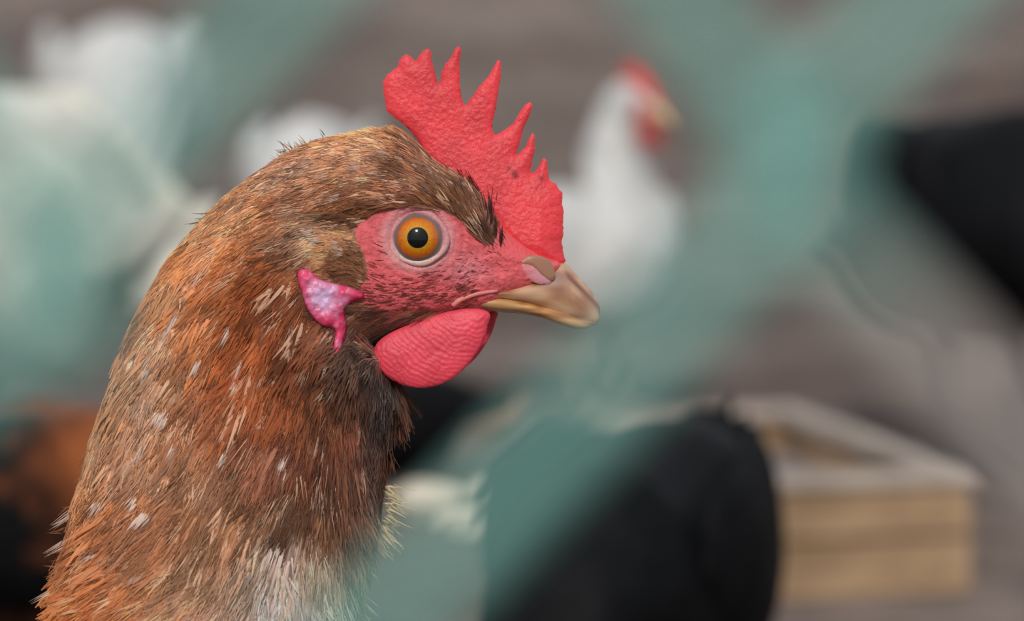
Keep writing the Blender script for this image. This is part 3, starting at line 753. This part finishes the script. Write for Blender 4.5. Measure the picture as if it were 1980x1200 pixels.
def flock_hen(name, px, py_ground, d, yaw, plum, pose, label, cat='hen', scale=1.0, tail=1.0, group=None, tz=0.0, tilt=0.0, red=None, leg=None):
    """a whole hen standing d metres out on the ground line under picture column px"""
    x = (px - 990) / FPX * d
    root = empty(name, (x, d, 0), (0, 0, yaw))
    tag(root, label, cat, group)
    P = PLUM[plum]
    if pose == 'stand': H, a = (10.5, 33.5), 0.0; nk = [((10, 15), (3.5, 27), 6), ((10.6, 21), (4.8, 30), 4.2), ((10.4, 26.5), (6, 33), 3.0)]; lift = 0
    elif pose == 'alert': H, a = (9.5, 35.5), 0.05; nk = [((9.5, 15), (2.5, 27.5), 6), ((9.6, 22), (3.8, 31.5), 4.0), ((9.4, 28.5), (5, 35), 2.9)]; lift = 0
    elif pose == 'peck': H, a = (19.5, 7.0), -0.95; nk = [((12, 11), (6, 24.5), 6.2), ((15, 9), (12.5, 20), 4.6), ((17, 6.5), (17, 13), 3.2)]; lift = 0
    elif pose == 'sit': H, a = (10.5, 19.5), -0.1; nk = [((10, 6), (4, 14.5), 6), ((10.8, 10), (5, 17), 4.3), ((10.4, 14), (6, 19.5), 3.0)]; lift = -8.0
    elif pose == 'rest': H, a = (5.0, 33.0), -0.05; nk = [((9.2, 17), (.5, 26.5), 6.2), ((6.8, 23), (-1, 29.5), 4.4), ((5.2, 27.5), (.2, 32.5), 3.1)]; lift = 0
    RED = red or M_RED; LEGM = leg or M_LEG
    bodyr = [((-19, 27.5), (-20.5, 30.5), .7), ((-14.5, 20), (-17, 28.5), 2.6), ((-10.5, 13), (-12, 26), 5.5), ((-6, 9.8), (-7, 25), 8), ((0, 8.4), (-1.5, 24.2), 8.8), ((6.3, 10), (2, 24.7), 7.8)]
    drop = [tz, tz * .8, tz * .35, tz * .1, 0, 0]; pull = [-tz * .55, -tz * .35, -tz * .1, 0, 0, 0]
    bodyr = [((f[0] + k, max(f[1] + lift + z, .2)), (b[0] + k, b[1] + lift + z), w - z * .22 * (b[0] < -10)) for (f, b, w), z, k in zip(bodyr, drop, pull)]
    def tl(V):
        c, s_ = math.cos(tilt), math.sin(tilt); x, z = V[:, 0].copy(), V[:, 2] - 15; V = V.copy()
        V[:, 0] = x * c + z * s_; V[:, 2] = 15 - x * s_ + z * c; return V
    if tilt: bodyr = [((f[0] * math.cos(tilt) + (f[1] - 15) * math.sin(tilt), 15 - f[0] * math.sin(tilt) + (f[1] - 15) * math.cos(tilt)), (b[0] * math.cos(tilt) + (b[1] - 15) * math.sin(tilt), 15 - b[0] * math.sin(tilt) + (b[1] - 15) * math.cos(tilt)), w) for f, b, w in bodyr]
    headr = [(xz(H, a, (.2, -3.4)), xz(H, a, (-3.2, 2.3)), 2.1), (xz(H, a, (1.6, -2.2)), xz(H, a, (0, 2.9)), 1.8), (xz(H, a, (2.9, -1.3)), xz(H, a, (3.0, 1.5)), 1.0)]
    arr = np.array([[*f, *b, w] for f, b, w in bodyr + nk + headr], float)
    R = catmull(arr, 7); ns = 36; th = np.linspace(0, 2 * math.pi, ns, endpoint=False)
    V = []
    for r in R:
        c, s = np.cos(th), np.sin(th)
        V.append(np.c_[(r[0] + r[2]) / 2 + (r[2] - r[0]) / 2 * c, r[4] * s, (r[1] + r[3]) / 2 + (r[3] - r[1]) / 2 * c])
    V, F = with_caps(np.vstack(V), len(R), ns)
    V = V * .01 * scale; V[:, 2] = np.maximum(V[:, 2], .001)
    def put(nm, V, F, m):
        o = mesh(nm, V, F, m, root)
        bm = bmesh.new(); bm.from_mesh(o.data); bmesh.ops.recalc_face_normals(bm, faces=bm.faces); bm.to_mesh(o.data); bm.free(); return o
    put('body', V, F, P)
    # folded wings
    for sy in (1, -1):
        K = catmull(np.array([[5, 19, 1.0, 1], [3, 18.5, 5.2, 2.0], [-3, 18, 6.2, 2.4], [-9, 20, 4.4, 1.8], [-14, 23, 1.6, .8], [-16.5, 24.5, .4, .3]], float), 5)
        VV = []
        for r in K:
            surf = np.interp(r[0], [-17, -12, -6, 0, 5], [1.8, 4.6, 7.2, 8.0, 7.2])
            c, s = np.cos(th[::2]), np.sin(th[::2]); VV.append(np.c_[np.full(18, r[0]), sy * (surf + r[3] * s * .6), r[1] + lift + r[2] * c + tz * .5 * np.clip((-6 - r[0]) / 8, 0, 1)])
        VV, FF = with_caps(np.vstack(VV), len(K), 18); put('wing', tl(VV) * .01 * scale, FF, P)
    # tail feathers
    for kf in range(5):
        yo = (kf - 2) * .9; up = 29.5 - abs(kf - 2) * 1.2
        V, F = tube(catmull([(-12, yo * .5, 23 + lift + tz * .7), (-16, yo, 27 + lift + tz), (-18.5 - 1.5 * tail, yo * 1.3, up + 2.5 * tail + lift + tz * 1.3)], 4), [1.6, 1.9, 2.0, 2.0, 1.9, 1.7, 1.4, .9, .3], 8)
        V[:, 1] = (V[:, 1] - yo) * .35 + yo; put('tail_feather', tl(V) * .01 * scale, F, P)
    # comb
    out = [(-1.6, 2.0), (-2.6, 4.4), (-1.3, 3.8), (-.8, 5.6), (.1, 4.1), (1.0, 5.4), (1.5, 3.7), (2.5, 4.5), (2.6, 3.0), (3.4, 3.0), (3.5, 1.2), (2.5, .8), (0, 2.0)]
    O = densify(np.array(out, float), .5); pts, h, tri, d_ = plate2d(O, .45, .45, .8); idx, sd_, F = two_sided(pts, h, tri, d_)
    q = np.array([xz(H, a, p) for p in pts[idx]]); put('comb', np.c_[q[:, 0], sd_ * h[idx], q[:, 1]] * .01 * scale, F, RED)
    for sy in (1, -1):
        out = [(1.2, -1.0), (2.9, -1.0), (3.0, -2.4), (2.4, -3.9), (1.6, -3.8), (1.0, -2.4)]
        O = catmull(np.array(out, float), 4, closed=True); pts, h, tri, d_ = plate2d(O, .45, .35, .8); idx, sd_, F = two_sided(pts, h, tri, d_)
        q = np.array([xz(H, a, p) for p in pts[idx]]); put('wattle', np.c_[q[:, 0], sy * .9 + sd_ * h[idx], q[:, 1]] * .01 * scale, F, RED)
        # red bare cheek and eye
        O = np.array([(1.7 + 1.25 * math.cos(t), .2 + 1.3 * math.sin(t)) for t in np.linspace(0, 2 * math.pi, 20, endpoint=False)]); pts, h, tri, d_ = plate2d(O, .5, .3, .8); idx, sd_, F = two_sided(pts, h, tri, d_)
        q = np.array([xz(H, a, p) for p in pts[idx]]); ck = put('cheek', np.c_[q[:, 0], sy * 1.45 + sd_ * h[idx], q[:, 1]] * .01 * scale, F, RED)
        e = xz(H, a, (1.7, .6)); bm = bmesh.new(); bmesh.ops.create_uvsphere(bm, u_segments=12, v_segments=8, radius=.0045 * scale)
        me = bpy.data.meshes.new('eye'); bm.to_mesh(me); bm.free(); eo = link('eye', me, M_BLACKEYE, root); eo.location = (e[0] * .01 * scale, sy * .0165 * scale, e[1] * .01 * scale)
    tip = [xz(H, a, p) for p in ((2.6, .1), (3.8, .1), (4.9, -.4), (5.4, -.9))]
    V, F = tube(catmull([(p[0], 0, p[1]) for p in tip], 4), np.interp(np.linspace(0, 1, 13), [0, .5, 1], [1.0, .7, .12]), 10); put('beak', V * .01 * scale, F, M_BEAK2)
    if pose != 'sit':
        for sy in (1, -1):
            V, F = leg_mesh((-.012 * scale, sy * .032 * scale, .125 * scale), .075 * scale, (-.002, sy * .03 * scale), scale); put('leg', V, F, LEGM)
    return root

rad_ = math.radians
M_DARKRED = mat_noise('dusky_comb_skin', (52, 26, 40), (80, 44, 60), 120, 0.5, 0.4, 0.001)
M_DARKLEG = mat_noise('slate_leg_scales', (40, 40, 42), (70, 70, 70), 300, 0.5, 0.6, 0.0006, 900)
M_PALELEG = mat_noise('dusty_leg_scales', (120, 104, 92), (150, 130, 116), 300, 0.6, 0.6, 0.0006, 900)
flock_hen('white_hen', 1165, 737, 3.7, rad_(-45), 'white', 'rest', 'white hen with red comb and wattles standing with its neck drawn back', tz=-6, scale=.93, leg=M_PALELEG)
flock_hen('white_hen', 600, 0, 4.9, rad_(-95), 'white', 'peck', 'white hen with lowered head and rounded back standing alone', tz=-12, scale=1.05, leg=M_PALELEG)
flock_hen('white_hen', 235, 0, 6.0, rad_(-80), 'white', 'peck', 'farthest white hen, bending down beyond the large cream hen', scale=1.5, tz=-12, leg=M_PALELEG)
flock_hen('cream_hen', -120, 0, 3.0, rad_(160), 'cream', 'rest', 'large cream white hen standing above the dark brown hen', scale=1.42, tz=-13, leg=M_PALELEG)
flock_hen('dark_hen', -20, 0, 2.05, rad_(205), 'dark', 'peck', 'dark brown and black hen bending to peck below the cream hen', scale=.80, tz=-8, leg=M_DARKLEG)
flock_hen('black_hen', 1915, 0, 3.3, rad_(-64), 'black', 'peck', 'large black hen with rounded back bending down beyond the wooden feed trough', tz=-12, scale=1.3, red=M_DARKRED, leg=M_DARKLEG)
flock_hen('black_hen', 1225, 0, 1.85, rad_(246), 'black', 'peck', 'black hen with its rump raised, bending down beside the wooden trough', scale=.80, tz=-9, tilt=.30, red=M_DARKRED, leg=M_DARKLEG)
flock_hen('black_hen', 735, 0, 3.2, rad_(172), 'black', 'sit', 'small black hen sitting on the ground near the pale stones', scale=.6, tz=-8, red=M_DARKRED)

# ------------------------------------------------------------------ feed trough
M_WOOD = mat_noise('weathered_wood', (128, 104, 78), (168, 140, 110), 18, 0.85, 0.6, 0.003, 60)
M_WOODG = mat_noise('grey_rim_wood', (150, 138, 128), (184, 172, 162), 18, 0.85, 0.6, 0.003, 60)
M_FEED = mat_noise('dusty_feed', (96, 86, 84), (136, 128, 128), 40, 0.95, 0.8, 0.004, 160)
def box(sx, sy, sz, bev=.002):
    bm = bmesh.new(); bmesh.ops.create_cube(bm, size=1)
    for v in bm.verts: v.co = Vector((v.co.x * sx, v.co.y * sy, v.co.z * sz))
    bmesh.ops.bevel(bm, geom=bm.edges[:], offset=bev, segments=2, affect='EDGES')
    me = bpy.data.meshes.new('plank'); bm.to_mesh(me); bm.free(); return me
tr = empty('feed_trough', ((1665 - 990) / FPX * 2.58, 2.58, 0), (0, 0, rad_(14)))
tag(tr, 'small open wooden feed trough with pale rim and dusty feed inside', 'trough')
for nm, dims, loc, m in [('plank', (.165, .014, .046), (0, 0, .023), M_WOOD), ('plank', (.165, .014, .042), (0, 0, .070), M_WOOD), ('plank', (.165, .014, .09), (0, .40, .045), M_WOOD),
                         ('plank', (.014, .39, .09), (-.076, .2, .045), M_WOOD), ('plank', (.014, .39, .09), (.076, .2, .045), M_WOOD), ('plank', (.14, .39, .01), (0, .2, .008), M_WOOD),
                         ('rim', (.176, .024, .012), (0, 0, .097), M_WOODG), ('rim', (.176, .024, .012), (0, .40, .097), M_WOODG), ('rim', (.024, .38, .012), (-.076, .2, .097), M_WOODG), ('rim', (.024, .38, .012), (.076, .2, .097), M_WOODG)]:
    o = link(nm, box(*dims), m, tr); o.location = loc
tr.scale = (1, 1, .86)
g = 22; fx, fy = np.meshgrid(np.linspace(-.069, .069, g), np.linspace(.008, .392, g), indexing='ij')
FV = np.c_[fx.ravel(), fy.ravel(), .045 + .03 * vnoise(np.c_[fx.ravel(), fy.ravel(), 0 * fx.ravel()], 22, 61)]
i = np.arange(g - 1)[:, None] * g + np.arange(g - 1)[None, :]
tag(mesh('feed', FV, np.stack([i, i + g, i + g + 1, i + 1], -1).reshape(-1, 4), M_FEED, tr), kind='stuff')

# ------------------------------------------------------------------ pale stones on the ground
M_STONE = mat_noise('pale_stone', (208, 192, 172), (234, 222, 204), 30, 0.9, 0.6, 0.003, 120)
M_CLAY = mat_noise('clay_stone', (150, 112, 92), (176, 140, 118), 30, 0.9, 0.6, 0.003, 120)
def stone(px, py, r, label, m, flat=.55, group=None):
    ang = (py - 600) / FPX + PITCH; d = CAM_H / math.tan(ang)
    bm = bmesh.new(); bmesh.ops.create_icosphere(bm, subdivisions=3, radius=1)
    sd_ = random.randint(0, 999); P = np.array([tuple(v.co) for v in bm.verts]); nn = vnoise(P + 5, 1.3, sd_)
    for v, k in zip(bm.verts, nn): v.co = Vector((v.co.x * r * (.75 + .5 * k), v.co.y * r * (.7 + .5 * k), v.co.z * r * flat * (.75 + .5 * k)))
    lo = min(v.co.z for v in bm.verts)
    for v in bm.verts: v.co.z -= lo
    me = bpy.data.meshes.new('stone'); bm.to_mesh(me); bm.free()
    for p_ in me.polygons: p_.use_smooth = True
    o = link('stone', me, m); o.location = ((px - 990) / FPX * d, d, -.002); o.rotation_euler = (0, 0, random.uniform(0, 6))
    tag(o, label, 'stone', group)
stone(835, 1010, .034, 'broad pale stone beside the sitting black hen', M_STONE, .5)
stone(905, 1030, .022, 'low pale stone between the two broader stones', M_STONE, .4)
stone(990, 985, .036, 'wide cream stone at the end of the stone row', M_STONE, .4)
stone(965, 860, .028, 'rounded clay red stone behind the sitting black hen', M_CLAY, .9)
stone(1050, 960, .016, 'small cream stone past the wide one', M_STONE, .5)

# ------------------------------------------------------------------ chain-link fence the hen is seen through
M_WIRE = mat_attr('green_coated_wire', rough=0.45, spec=0.4, bscale=400, bstr=0.2, bdist=0.0004)
TEAL, GREEN, GREY = lin((124, 178, 168)), lin((100, 152, 144)), lin((180, 170, 164))
YF = 0.25                                  # fence plane
KX, KZ = 712 * YF / FPX, 860 * YF / FPX    # half a mesh wide and tall
def FXZ(u, v): return ((u - 990) * YF / FPX, CAM_H + YF * math.tan((600 - v) / FPX - PITCH))
RX, RZ = FXZ(1525, 320)                    # a knot; the knots lie on a grid, a few of them pulled out of place
BENT = {(-1, 1): FXZ(985, -500), (-1, -1): FXZ(690, 1310), (-2, 0): FXZ(110, 530)}
fence = empty('chain_link_fence', (0, YF, 0))
tag(fence, 'pale green coated chain-link fence in front of the brown hen', 'fence')
ZT = 1.13
nlo, nhi = -int((RZ - .03) / KZ), int((ZT - RZ) / KZ)
def knot(c, k): return BENT.get((c, k), (RX + c * KX, RZ + k * KZ))
WR = .0021
def wire_mesh(c, k0, k1, relx=0.0):
    """one wire winding between knot columns c and c+1"""
    pts = []
    for k in range(k0, k1 + 1):
        right = (k % 2 == 0) == ((c + 1) % 2 == 0)
        cc = c + 1 if right else c
        x, z = knot(cc, k); sx = 1 if right else -1; sy = 1 if right else -1
        e = KZ * .17
        pts += [(x - sx * .0030, -sy * .0016, z - e), (x + sx * .0016, sy * .0004, z), (x - sx * .0030, sy * .0016, z + e)]
    P = catmull(pts, 5); P[:, 0] -= relx
    V, F = tube(P, WR, 8)
    # the coating: lightly mottled, bare zinc where it has worn off
    n = vnoise(np.c_[V[:, 0] + relx + 3, V[:, 1] * 0 + c * 7.3, V[:, 2]], 16.0, 71)[:, None]
    C = TEAL * n + GREEN * (1 - n)
    for wc, za, zb, col in WORN:
        if wc == c:
            t = np.clip((V[:, 2] - za) / .006, 0, 1) * np.clip((zb - V[:, 2]) / .006, 0, 1); C = C * (1 - t[:, None]) + col * t[:, None]
    return V, F, C
FZ = lambda v: FXZ(990, v)[1]
WORN = [(0, FZ(1500), FZ(430), GREY * .85)]
ncol = 22
shared = {}
for c in range(-ncol, ncol):
    special = c in (-3, -2, -1, 0)
    if special:
        runs = [(nlo, nhi)]
        if c == -2: runs = [(nlo, -2), (0, nhi)]            # this wire has been snapped below a knot
        for k0, k1 in runs:
            V, F, C = wire_mesh(c, k0, k1); mesh('wire', V, F, M_WIRE, fence, C)
    else:
        p = c % 2
        if p not in shared:
            V, F, C = wire_mesh(c, nlo, nhi, RX + c * KX); shared[p] = mesh('wire', V, F, M_WIRE, fence, C); shared[p].location.x = RX + c * KX
        else:
            o = shared[p].copy(); COL.objects.link(o); o.parent = fence; o.location.x = RX + c * KX
A2 = KX
M_POST = mat_noise('post_paint', (70, 110, 100), (96, 140, 130), 20, 0.5, 0.2, 0.001)
xl, xr = RX - ncol * A2 - .02, RX + ncol * A2 + .02
for xx in (xl, xr):
    V, F = tube([(xx, 0, 0), (xx, 0, .6), (xx, 0, 1.17), (xx, 0, 1.19)], [.021, .021, .021, .012], 20); mesh('post', V, F, M_POST, fence)
V, F = tube([(xl, .0, 1.155), (0, .0, 1.155), (xr, .0, 1.155)], .012, 14); mesh('top_rail', V, F, M_POST, fence)
